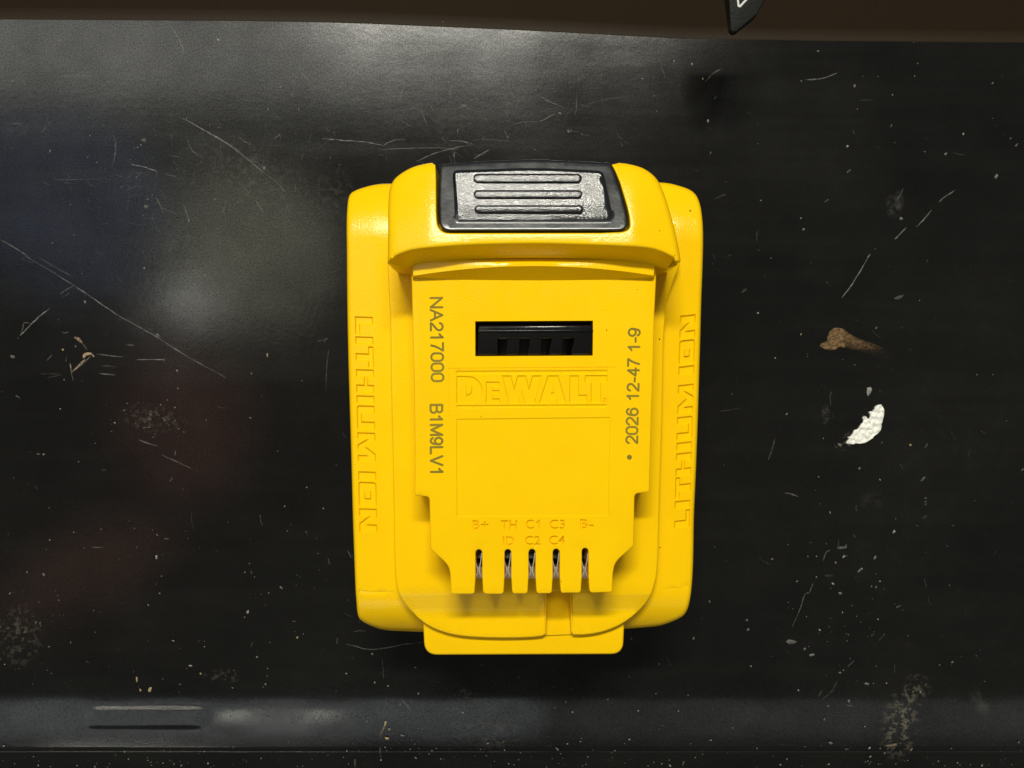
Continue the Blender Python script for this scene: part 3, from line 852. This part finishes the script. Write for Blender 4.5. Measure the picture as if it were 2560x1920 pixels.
# ------------------------------------------------------------------ marks on the steel
SC = 860 / 2212
ORG = {1: (0, 0), 2: (850, 0), 3: (1700, 0), 4: (0, 640), 5: (1700, 640), 6: (0, 1275), 7: (850, 1275), 8: (1700, 1275)}
def R(reg, pts): return [(ORG[reg][0] + x * SC, ORG[reg][1] + y * SC) for x, y in pts]
SCR = [  # region, points, width px, cover
 (1, [(1100,170),(1140,230),(1165,280),(1185,350)], 2.2, .5), (1, [(1170,758),(1240,795),(1300,830),(1390,880),(1500,950),(1600,1030),(1690,1105)], 3.2, .5),
 (1, [(1690,1105),(1780,1175),(1850,1250)], 2.0, .25), (1, [(840,1058),(920,1072),(1010,1102)], 2.4, .8), (1, [(1060,1120),(1140,1138)], 2.2, .5), (1, [(0,1540),(90,1590),(190,1655)], 2.4, .5),
 (4, [(160,0),(300,80),(430,160),(560,245),(690,335),(760,382),(900,460),(1010,522),(1130,600),(1300,700),(1450,780)], 2.4, .55), (4, [(250,10),(360,75),(470,135)], 1.8, .35),
 (1, [(262,858),(305,806)], 2.4, .35), (1, [(730,870),(745,940),(735,1020),(720,1075)], 4, .22), (1, [(65,800),(100,793),(140,800)], 3, .3), (1, [(1210,890),(1215,930),(1245,975),(1310,1020)], 2.2, .3),
 (1, [(1000,1265),(1030,1320),(1050,1370)], 2, .5), (1, [(1180,1315),(1200,1370),(1215,1415)], 2, .55), (1, [(1640,1285),(1670,1330),(1700,1385)], 2, .35), (1, [(1535,880),(1570,910),(1615,922)], 2.4, .35),
 (1, [(340,1155),(450,1155),(640,1152)], 1.6, .35), (1, [(380,490),(480,490),(590,484)], 5, .16), (1, [(1915,420),(1945,475),(2010,540)], 2.2, .3), (1, [(2075,893),(2150,897),(2212,903)], 2.4, .7),
 (1, [(1760,895),(1805,858)], 2.5, .3), (1, [(1915,690),(1925,712)], 2, .5), (1, [(1085,1000),(1160,1010)], 2, .2),
 (2, [(0,905),(60,905),(150,912),(275,935)], 2.4, .65), (2, [(275,940),(310,915),(365,897)], 2.2, .55), (2, [(365,897),(420,900)], 1.6, .35), (2, [(250,962),(420,955),(600,950),(760,960)], 2, .45),
 (2, [(700,905),(760,905),(850,925)], 2.2, .5), (2, [(490,1040),(600,990),(720,955),(860,928)], 2.2, .42), (2, [(860,1020),(910,990),(960,962)], 2.4, .5), (2, [(860,905),(920,895),(1100,910)], 1.8, .25),
 (2, [(515,680),(540,755),(570,820)], 1.8, .35), (2, [(380,650),(395,600),(410,560)], 1.8, .3), (2, [(1265,605),(1350,655),(1440,690)], 2.4, .32), (2, [(1285,782),(1390,728)], 2.2, .55),
 (2, [(1110,800),(1180,785),(1285,780)], 1.8, .25), (2, [(1510,745),(1520,690),(1522,620)], 2.6, .25), (2, [(1060,845),(1078,890)], 2.2, .35), (2, [(790,508),(930,490),(1090,480)], 1.8, .25),
 (2, [(600,240),(605,330),(615,410)], 7, .10), (2, [(625,240),(635,330),(650,420)], 8, .10), (2, [(655,270),(660,400)], 3, .16), (2, [(620,420),(622,620)], 4, .14), (2, [(735,1010),(737,975)], 2, .6),
 (2, [(720,545),(705,600),(715,640)], 2, .3), (2, [(757,828),(757,855)], 2, .6), (2, [(1560,680),(1700,640),(1850,620)], 3, .13),
 (3, [(160,528),(210,475),(270,438)], 2.2, .4), (3, [(805,513),(870,510),(930,500),(1010,470)], 2.8, .5), (3, [(218,640),(238,616)], 2.4, .4), (3, [(1520,1460),(1560,1420),(1618,1350)], 2.6, .65),
 (3, [(1665,1300),(1690,1275),(1770,1222)], 2.6, .55), (3, [(1380,1540),(1420,1500),(1455,1462)], 2.8, .75), (3, [(1205,1658),(1225,1632)], 2.8, .6), (3, [(1390,1290),(1415,1255),(1435,1215)], 3, .35),
 (3, [(300,1650),(330,1640)], 2, .2), (3, [(1075,1110),(1095,1090)], 3, .5), (3, [(193,990),(203,975)], 2.4, .4), (3, [(1160,645),(1250,642)], 1.8, .2), (3, [(497,1550),(492,1490)], 3, .2), (3, [(220,1280),(300,1245)], 3, .16),
 (3, [(1355,820),(1363,798)], 2.6, .45), (3, [(2155,940),(2175,922)], 3.4, .55), (3, [(2122,897),(2130,883)], 3, .5), (3, [(930,1300),(955,1280)], 3, .3),
 (5, [(1040,270),(1100,190),(1150,110),(1215,0)], 2.6, .75), (5, [(1378,272),(1405,268),(1432,254)], 7, .42), (5, [(1432,254),(1440,248)], 2, .3), (5, [(568,1312),(595,1235),(610,1170)], 2.4, .35), (5, [(675,1522),(720,1532),(762,1548)], 2.6, .55),
 (5, [(970,960),(965,900),(978,870)], 2.4, .3), (5, [(250,1000),(400,978)], 2.4, .16), (5, [(1550,1448),(1575,1420)], 4.5, .5), (5, [(1575,1235),(1592,1205)], 4, .35), (5, [(1555,468),(1268,460)], 0.1, .0), (5, [(1258,470),(1268,452)], 3, .45), (5, [(2195,1380),(2212,1365)], 2.6, .7),
 (5, [(395,235),(430,210)], 5, .2), (5, [(1570,1560),(1588,1555)], 3, .5), (5, [(1570,1585),(1588,1575)], 3, .5), (5, [(1572,1603),(1588,1590)], 3, .4),
 (4, [(130,512),(170,470),(240,400),(318,338)], 3, .8), (4, [(130,512),(150,455),(155,430),(190,432)], 2.2, .55), (4, [(385,245),(430,215),(470,192)], 3, .32), (4, [(395,268),(445,240)], 2.6, .3),
 (4, [(395,487),(425,495),(440,485)], 2.4, .5), (4, [(620,630),(700,640),(795,650)], 2.6, .5), (4, [(875,666),(1055,666)], 2.4, .75), (4, [(1055,655),(1055,678)], 2.4, .35), (4, [(635,755),(740,765)], 3, .38), (4, [(650,705),(745,712)], 2.6, .3), (4, [(810,570),(865,576)], 3, .28),
 (4, [(460,745),(500,715),(545,680),(585,640)], 3.4, .5), (4, [(450,690),(458,745),(472,805)], 2.2, .4), (4, [(300,675),(335,635)], 2.6, .35), (4, [(250,760),(390,755)], 2.2, .16), (4, [(300,785),(400,760)], 2.2, .18),
 (4, [(100,895),(130,915)], 3, .4), (4, [(890,1180),(950,1205),(1015,1220)], 3, .42), (4, [(1040,1280),(1130,1320),(1230,1365)], 3, .3), (4, [(915,1105),(970,1100)], 3, .4), (4, [(975,1165),(1000,1163)], 2.6, .3), (4, [(235,1274),(258,1274)], 2.4, .7), (4, [(272,1275),(290,1275)], 3.2, .9),
 (4, [(655,1375),(680,1378)], 2.6, .4), (4, [(2095,870),(2100,740),(2112,600)], 2.2, .3), (4, [(2040,548),(2110,532)], 2.4, .3), (4, [(1125,1285),(1128,1250)], 2.6, .3), (4, [(1090,1450),(1110,1425)], 5, .2),
 (6, [(585,236),(600,240),(675,240)], 2.2, .3), (6, [(1055,185),(1088,185)], 2.6, .5), (6, [(1800,492),(1818,508)], 4, .8), (6, [(1880,715),(1902,716)], 3, .4), (6, [(1672,30),(1680,90)], 2.2, .25), (6, [(2110,310),(2118,350)], 3, .22), (6, [(2168,820),(2168,860)], 3, .3), (6, [(1610,390),(1620,410)], 3, .3),
 (7, [(38,863),(100,876),(150,892),(210,896),(300,886),(420,862),(535,852)], 2.4, .5), (7, [(50,260),(62,285),(70,303),(85,306)], 2, .5), (7, [(272,960),(280,1080)], 2.4, .2), (7, [(293,1205),(296,1320)], 2.4, .2), (7, [(255,1480),(265,1430),(290,1370)], 2.4, .2), (7, [(395,1225),(430,1255),(450,1285)], 3, .32), (7, [(380,1265),(392,1240)], 2.6, .3),
 (7, [(262,1600),(258,1520)], 4, .2), (7, [(96,1655),(96,1600)], 4, .24), (7, [(1870,835),(1880,820)], 3.6, .6), (7, [(1718,1222),(1726,1212)], 3, .7),
 (8, [(750,690),(775,630),(805,540),(830,530),(855,470)], 2.2, .5), (8, [(920,330),(940,272),(970,258)], 2.4, .4), (8, [(720,760),(735,720),(750,690)], 2, .25), (8, [(1012,243),(1072,240)], 6, .55), (8, [(1018,240),(1020,185)], 2.2, .2), (8, [(1072,240),(1066,218)], 3, .35),
 (8, [(920,1215),(980,1160),(1010,1100)], 4, .16), (8, [(890,1200),(915,1160)], 3, .2), (8, [(1075,1010),(1120,968)], 2.4, .3), (8, [(1390,628),(1420,612)], 3.6, .4), (8, [(1145,400),(1160,383),(1176,376)], 4.5, .8), (8, [(1570,440),(1585,500)], 3, .12), (8, [(1075,1256),(1108,1260)], 4, .45), (8, [(1230,810),(1250,795)], 3, .25), (8, [(1280,840),(1320,792)], 3, .16), (8, [(1560,55),(1588,35)], 3, .3), (8, [(930,420),(985,424)], 5, .14), (8, [(1060,1540),(1085,1538)], 3.5, .4),
]
def shelf_z(py): return shelf_profile(py) + 0.03
def film_mesh(name, mat, label=None):
    pass
bm = bmesh.new()
cov = bm.verts.layers.float.new("cover")
def stroke(pts, wd, c, taper=True):
    if wd < 0.5: return
    pts = smooth(pts, 5, False) if len(pts) > 2 else [tuple(pts[0][j] + (pts[1][j] - pts[0][j]) * t / 5 for j in (0, 1)) for t in range(6)]
    n = len(pts); rows = []
    for i, (x, y) in enumerate(pts):
        a = pts[max(0, i - 1)]; b = pts[min(n - 1, i + 1)]
        nx, ny = -(b[1] - a[1]), b[0] - a[0]; l = math.hypot(nx, ny) or 1
        t = i / (n - 1)
        k = wd * 0.5 * random.uniform(0.6, 1.25) * (0.35 + 0.65 * min(1, 5 * t, 5 * (1 - t)))
        z = shelf_z(y) + 0.02 * random.random()
        jx, jy = random.uniform(-.5, .5), random.uniform(-.5, .5)
        v1 = bm.verts.new(P(x + jx + nx / l * k, y + jy + ny / l * k, z)); v2 = bm.verts.new(P(x + jx - nx / l * k, y + jy - ny / l * k, z))
        cc = 0.55 * c * random.uniform(0.45, 1.25)
        v1[cov] = cc; v2[cov] = cc
        rows.append((v1, v2))
    for (a, b), (c1, d) in zip(rows[:-1], rows[1:]): bm.faces.new((a, b, d, c1))
for reg, pts, wd, c in SCR: stroke(R(reg, pts), wd, c)
# countless hairline rubs, denser where the picture shows them (upper left, above the pack)
for _ in range(540):
    zone = random.random()
    if zone < .5: x, y = random.gauss(520, 170), random.gauss(480, 110)
    elif zone < .75: x, y = random.gauss(1150, 220), random.gauss(300, 90)
    else: x, y = random.uniform(0, 2560), random.uniform(120, 1700)
    a = random.choice((random.gauss(0.5, .5), random.gauss(1.1, .6), random.uniform(0, 3.14)))
    l = random.expovariate(1 / 16) + 4
    if l > 60: continue
    dx, dy = math.cos(a) * l / 2, math.sin(a) * l / 2
    bend = random.uniform(-.15, .15) * l
    stroke([(x - dx, y - dy), (x - dy * .1 + bend * .3, y + dx * .1), (x + dx, y + dy)], random.uniform(1.0, 2.2), random.uniform(.06, .26))
n_pale = len(bm.faces)
for reg, pts, wd, c in [(4, [(478, 524), (505, 535), (528, 560)], 7, 1.0), (4, [(528, 560), (560, 600)], 2.4, .6), (4, [(535, 655), (550, 632), (590, 628)], 7, 1.4), (4, [(545, 665), (520, 690), (465, 745)], 4, 1.0), (4, [(590, 628), (605, 650)], 3.5, 1.0), (4, [(450, 690), (462, 748)], 2.4, .9),
                        (6, [(880, 1072), (881, 1108)], 3.6, 1.2), (7, [(293, 1355), (288, 1385), (262, 1440)], 3.5, .7), (8, [(1480, 1550), (1496, 1530)], 4, .8), (8, [(1320, 1518), (1395, 1505)], 5, .8)]:
    stroke(R(reg, pts), wd, c)
me = bpy.data.meshes.new("scratch_marks"); bm.to_mesh(me); bm.free()
for k, p in enumerate(me.polygons): p.material_index = 0 if k < n_pale else 1
for p in me.polygons: pass
SCM = film_mat("bared_scratch", (0.34, 0.34, 0.31), 1.0, 1500, 0.25, 0.5, 0.5)
o = put("scratch_marks", me, SCM); me.materials.append(film_mat("tan_scuff", (0.42, 0.29, 0.18), 1.0, 1500, 0.2, 0.45)); o["kind"] = "stuff"
o["label"] = "pale scratches and rub marks across the black steel shelf"; o["category"] = "scratches"

# dust
bm = bmesh.new()
def dust(x, y, r, c, el=1.0, ang=0.0):
    vs = []
    n = 6
    for i in range(n):
        t = i / n * 2 * math.pi; k = r * random.uniform(0.6, 1.25)
        u, v = k * math.cos(t) * el, k * math.sin(t)
        X, Y = x + u * math.cos(ang) - v * math.sin(ang), y + u * math.sin(ang) + v * math.cos(ang)
        vs.append(bm.verts.new(P(X, Y, shelf_z(Y) + 0.03)))
    top = bm.verts.new(P(x, y, shelf_z(y) + 0.03 + 0.06 * r))
    vs = vs[::-1]
    for i in range(n):
        f = bm.faces.new((vs[i], vs[(i + 1) % n], top)); f.material_index = c
def spread(n, fx, fy, r0, r1, cs=(0, 0, 1, 1, 1, 2)):
    for _ in range(int(n * 0.62)):
        r = random.uniform(r0, r1) * random.choice((.5, .55, .6, .7, .8, 1, 1.2))
        dust(fx(), fy(), r, random.choice(cs), random.choice((1, 1, 1.3, 2.0)), random.uniform(0, 3.14))
U, G = random.uniform, random.gauss
spread(150, lambda: U(0, 900), lambda: U(1300, 1740), .9, 2.0)
spread(90, lambda: G(60, 60), lambda: G(1590, 60), .8, 1.9, (1, 1, 2))
spread(120, lambda: U(1750, 2560), lambda: U(1280, 1880), .9, 2.1)
spread(60, lambda: G(2120, 90), lambda: G(1560, 70), .9, 2.0)
spread(90, lambda: U(1760, 2560), lambda: U(100, 1280), .8, 1.9)
spread(110, lambda: U(0, 860), lambda: U(80, 1280), .8, 1.7, (0, 1, 1, 2))
spread(110, lambda: G(420, 150), lambda: G(440, 110), .8, 2.0, (1, 1, 2))
spread(60, lambda: G(370, 60), lambda: G(1040, 30), .9, 2.0, (1, 1, 2))
spread(60, lambda: U(860, 1740), lambda: U(60, 380), .7, 1.5, (1, 1, 2))
spread(260, lambda: U(0, 2560), lambda: 1918 - abs(G(0, 26)), .8, 2.4, (0, 0, 1, 1, 2))
spread(90, lambda: U(860, 1750), lambda: U(1660, 1880), .8, 1.9)
spread(50, lambda: G(1110, 90), lambda: G(1850, 40), .8, 2.2, (1, 1, 2))
for reg, x, y, r, el, ang, c in [(6,1593,656,3.2,1.5,-1.2,0),(6,1006,305,3,2.4,-1.4,0),(6,1228,1002,2.6,2,0,0),(6,1290,1052,2.6,1,0,3),(6,1912,820,2.6,1.2,1.5,3),(6,880,1088,2.6,3,1.5,3),(6,903,1158,2.8,1.4,1.2,3),(6,966,1155,4,1.6,-1,3),
        (6,280,415,3,1.4,1,1),(6,1115,842,2.6,1.5,.3,0),(6,1315,879,2,1,0,0),(6,475,143,2,1,0,0),(6,320,192,2,1,0,0),(6,1653,945,2.4,1.4,.2,0),(6,175,400,2,1,0,0),
        (8,1375,140,3.4,1.6,-.8,0),(8,1054,300,3.2,1.4,-.6,0),(8,1000,338,2.6,1,0,3),(8,1256,303,3,1.7,-.9,1),(8,438,768,3,1.3,-.5,1),(8,430,708,2.5,1.2,0,1),(8,1032,535,3.4,1.4,.2,1),(8,800,893,3.5,1.5,-1,1),(8,848,932,3,2.4,-.3,1),(8,1203,1118,3.4,1.8,0,1),(8,1188,1393,2,1,0,0),
        (8,1085,1230,3,1.3,1.2,1),(8,928,1347,3,1,0,1),(8,1547,1170,2,1,0,0),(8,1328,1114,2,1,0,3),(8,968,1497,3.4,1.5,.3,1),(8,1224,1586,2.6,1.3,0,0),(8,456,1004,2.5,1.3,-.8,1),(8,594,316,2.4,1.3,0,1),(8,88,826,2.8,1.4,-1,1),(8,1750,978,2.8,1.5,-.6,1),(8,716,848,7,1.7,0,2),
        (3,180,780,2.8,1.7,-1.3,0),(3,1076,940,2.8,1.4,-.9,0),(3,1122,553,3,1.5,-1,1),(3,1821,860,2.8,1.5,-.9,0),(3,1708,990,3,1.5,-.6,1),(3,2035,1133,4,2,-.7,1),(3,1366,610,2.3,1.2,0,1),(3,778,1402,2.2,1,0,0),(3,795,1474,3,1.3,0,1),(3,1422,1405,3.6,1.5,.2,1),(3,2009,535,2.6,1.4,-.8,1),(3,77,410,2,2.2,1.4,3),(3,147,508,1.8,2,1.4,3),(3,985,52,1.8,1,0,3),(3,886,328,2.2,1.8,0,1),(3,1140,702,1.8,1,0,0),
        (5,500,366,2.4,1.2,0,0),(5,612,656,1.8,1,0,0),(5,778,503,2.2,1.1,0,3),(5,1540,286,1.8,1,0,0),(5,1218,868,6.5,1.7,-1.3,0),(5,1208,851,2.8,1.2,0,0),(5,1481,1214,2.8,1.3,-.5,3),(5,891,1421,2,1.1,0,1),(5,1155,1365,2.6,1.6,-1,1),(5,1910,763,1.6,1,0,0),
        (4,928,78,2.2,1.2,.3,0),(4,1248,98,2.6,1.3,.5,1),(4,1321,128,1.8,1,0,0),(4,1718,638,2.4,2,1.5,3),(4,82,648,4,1.5,.5,2),(4,405,602,2.5,1.3,0,3),(4,486,581,1.8,1,0,0),(4,1125,975,2,1,0,0),(4,738,1073,2,1.1,0,0),(4,387,983,2,1.1,0,0),(4,1138,737,2,1.1,0,0),(4,1012,510,4.5,1.4,1,2),(4,548,297,3,1.6,1,1),(4,1830,1610,2,1,0,0),(4,1972,1487,2,1.2,0,0),
        (1,1405,258,3.2,1.6,.8,0),(1,82,527,5,1.3,.2,2),(1,925,903,5,1.4,.1,2),(1,884,948,2.2,1,0,0),(1,906,933,1.8,1,0,0),(1,579,871,1.8,1,0,0),(1,1724,702,1.6,1,0,0),(1,1700,1080,3.5,1.5,1.5,1),(1,1390,882,2,1.2,.5,0),(1,1806,562,2.6,1.6,-1.2,1),(1,1214,1418,2.2,1,0,0),(1,940,1330,4.5,1.4,0,2),
        (2,662,137,2.2,1.3,1.4,0),(2,1652,374,1.8,1,0,0),(2,2148,393,2.6,1.3,1.2,1),(2,1415,728,3.4,1.2,0,1),(2,1118,620,2,1,0,1),(2,1943,506,1.8,1,0,0),(2,1468,845,2.6,1.6,1.2,1),(2,800,685,5,1.5,.5,2),
        (7,790,1304,2,1,0,0),(7,950,1502,3.4,1.3,0,1),(7,224,1107,2,1,0,0),(7,207,926,2.6,1.4,1,1),(7,300,1469,4.5,1.3,-.3,3),(7,316,1410,2.4,1.2,1.2,3),(7,291,1370,3,2.6,-1.4,3),(7,400,1450,3,1.8,0,1),(7,1496,1300,2,1,0,0),(7,1860,1475,2.2,1.2,0,0),(7,1918,1292,2,1,0,0)]:
    X, Y = R(reg, [(x, y)])[0]; dust(X, Y, r, c, el, ang)
me = bpy.data.meshes.new("dust_specks"); bm.to_mesh(me); bm.free()
def dust_mat(name, col):
    m, nt, b = new_mat(name); b.inputs["Base Color"].default_value = (*col, 1); b.inputs["Roughness"].default_value = 0.8; return m
o = put("dust_specks", me, dust_mat("dust_white", (0.24, 0.24, 0.215)))
for nm, c in (("dust_grey", (0.13, 0.13, 0.12)), ("dust_faint", (0.09, 0.09, 0.08)), ("dust_tan", (0.34, 0.27, 0.13))):
    o.data.materials.append(dust_mat(nm, c))
o["kind"] = "stuff"; o["label"] = "fine pale dust specks scattered over the black shelf"; o["category"] = "dust"

def stain(name, q, cover, mat, grid, label=None, cat=None, z=0.012):
    """thin deposit lying on the steel: cover() 0..1 says how dense it is at a px point"""
    pts = [Vector(p) for p in q]; n = len(pts)
    edges = [(i, (i + 1) % n) for i in range(n)]
    xs = [p[0] for p in q]; ys = [p[1] for p in q]
    G = np.array([(x, y) for x in np.arange(min(xs), max(xs), grid) for y in np.arange(min(ys), max(ys), grid)])
    G = G[inpoly(G, q)]
    pts += [Vector(g) for g in G]
    ov, _, of, *_ = delaunay_2d_cdt(pts, edges, [], 0, 1e-4)
    cen = np.array([[sum(ov[k][j] for k in f) / 3 for j in (0, 1)] for f in of]); ok = inpoly(cen, q)
    me = bpy.data.meshes.new(name)
    me.from_pydata([tuple(P(x, y, shelf_profile(y) + z)) for x, y in ov], [], [tuple(f) for f, k in zip(of, ok) if k])
    a = me.attributes.new("cover", 'FLOAT', 'POINT')
    for k, (x, y) in enumerate(ov): a.data[k].value = max(0.0, min(1.0, cover(x, y)))
    o = put(name, me, mat)
    if label: o["label"] = label; o["category"] = cat
    return o

tan_q = smooth(R(5, [(900, 573), (945, 545), (950, 510), (985, 466), (1040, 466), (1090, 498), (1150, 532), (1240, 562), (1330, 605), (1400, 660), (1300, 660), (1200, 630), (1100, 598), (1050, 588), (1030, 584), (1012, 588), (1000, 602), (960, 605), (930, 597)]), 3)
def tan_cover(x, y):
    u = (x - 1700) / SC; v = (y - 640) / SC
    d = (u - 1060) / 320
    mid = 520 + (u - 1060) * 0.40
    c = 1.0 if u < 1060 else max(0, 1 - d) ** 1.3
    if u > 1060: c *= max(0, 1 - abs(v - mid) / 70)
    if v > 600: c *= 0.25
    return c * 0.72
stain("rust_smear", tan_q, tan_cover, film_mat("tan_rust", (0.40, 0.235, 0.095), 1.0, 1300, 0.28, 0.78), 4,
      "tan rust smear with a fading tail on the shelf above the white paint flake", "stain")

def blob(cx, cy, rx, ry, n=20):
    return [(cx + rx * math.cos(i / n * 6.2832), cy + ry * math.sin(i / n * 6.2832)) for i in range(n)]
SMG = film_mat("grey_smudge", (0.26, 0.26, 0.24), 1.0, 420, 0.40, 0.75)
SMF = film_mat("crusty_dirt", (0.24, 0.215, 0.16), 1.0, 620, 0.50, 0.60)
bits = []
def smudge(cx, cy, rx, ry, c, mat, ang=0.0):
    q = blob(0, 0, rx, ry); q = [(cx + a * math.cos(ang) - b * math.sin(ang), cy + a * math.sin(ang) + b * math.cos(ang)) for a, b in q]
    def cov(x, y):
        a = (x - cx) * math.cos(ang) + (y - cy) * math.sin(ang); b = -(x - cx) * math.sin(ang) + (y - cy) * math.cos(ang)
        return c * 0.6 * max(0, 1 - math.hypot(a / rx, b / ry)) ** 0.9
    o = stain("smudge_marks", q, cov, mat, max(rx, ry) / 9)
    bits.append(o)
for a in [(2064, 1035, 13, 28, .75, SMG, .1), (2237, 510, 24, 40, .45, SMG, .2), (45, 322, 45, 22, .22, SMG, .1), (470, 755, 110, 50, .22, SMG, .1), (2122, 1098, 36, 16, 1.5, SMF, -.9), (2100, 1110, 16, 14, 1.4, SMF, 0),  # the broadest patch of this row paints a mirrored lamp's glow in grey
          (2250, 1810, 52, 105, .95, SMF, .18), (2290, 1725, 40, 48, .45, SMF, .3), (2450, 1760, 22, 45, .28, SMG, -.6), (1230, 1830, 90, 50, .22, SMF, 0), (380, 1045, 90, 40, .30, SMF, .1),
          (50, 1590, 60, 90, .35, SMF, 0), (640, 445, 200, 90, .20, SMF, .5), (1140, 300, 140, 60, .16, SMG, 0), (2180, 1250, 40, 26, .12, SMG, 0), (1080, 640, 5, 5, 0, SMG, 0), (560, 1690, 60, 20, .3, SMF, 0),
          (1170, 1735, 40, 16, .3, SMF, .6), (830, 480, 60, 90, .14, SMF, 0), (1900, 1790, 120, 40, .10, SMG, 0)]:
    smudge(*a)
# all of it is one deposit nobody could count
bm = bmesh.new(); mats = [SMG, SMF]
base = bits[0]
dg_me = bpy.data.meshes.new("smudge_marks")
vv, ff, cc, mi = [], [], [], []
for o in bits:
    off = len(vv); me = o.data
    vv += [tuple(v.co) for v in me.vertices]; ff += [tuple(off + k for k in p.vertices) for p in me.polygons]
    cc += [d.value for d in me.attributes["cover"].data]; mi += [mats.index(me.materials[0])] * len(me.polygons)
dg_me.from_pydata(vv, [], ff)
at = dg_me.attributes.new("cover", 'FLOAT', 'POINT')
for k, c in enumerate(cc): at.data[k].value = c
for o in bits: bpy.data.objects.remove(o)
o = put("smudge_marks", dg_me, SMG); dg_me.materials.append(SMF)
for p, k in zip(dg_me.polygons, mi): p.material_index = k
o["kind"] = "stuff"; o["label"] = "grey smudges, a painted lamp glow and crusty dirt on the black shelf"; o["category"] = "smudges"

# flake of dried white paint
def flake():
    outl = smooth([(1282, 955), (1302, 962), (1312, 1000), (1308, 1040), (1296, 1085), (1290, 1118), (1262, 1150), (1225, 1182), (1190, 1200), (1130, 1206), (1085, 1212), (1070, 1200), (1085, 1180), (1078, 1166),
                   (1108, 1150), (1120, 1122), (1150, 1105), (1165, 1078), (1180, 1062), (1172, 1040), (1195, 1032), (1212, 1050), (1222, 1020), (1218, 1005), (1245, 995), (1255, 970)], 3)
    q = R(5, outl)
    rr = random.Random(3)
    q = [(x + rr.uniform(-1.2, 1.2), y + rr.uniform(-1.2, 1.2)) for x, y in q]
    from mathutils import noise as nz
    def zf(x, y): return 0.5 + 0.55 * nz.noise((x * .11, y * .11, 0)) + 0.3 * nz.noise((x * .33, y * .33, 3))
    m, nt, b = new_mat("white_paint"); b.inputs["Base Color"].default_value = (0.8, 0.8, 0.74, 1); b.inputs["Roughness"].default_value = 0.5
    o = relief("paint_flake", q, zf, m, None, bevel=2, steps=2, grid=3, skirt=0.0, angle=60)
    o["label"] = "curved flake of dried white paint stuck to the black shelf right of the pack"; o["category"] = "paint flake"
flake()
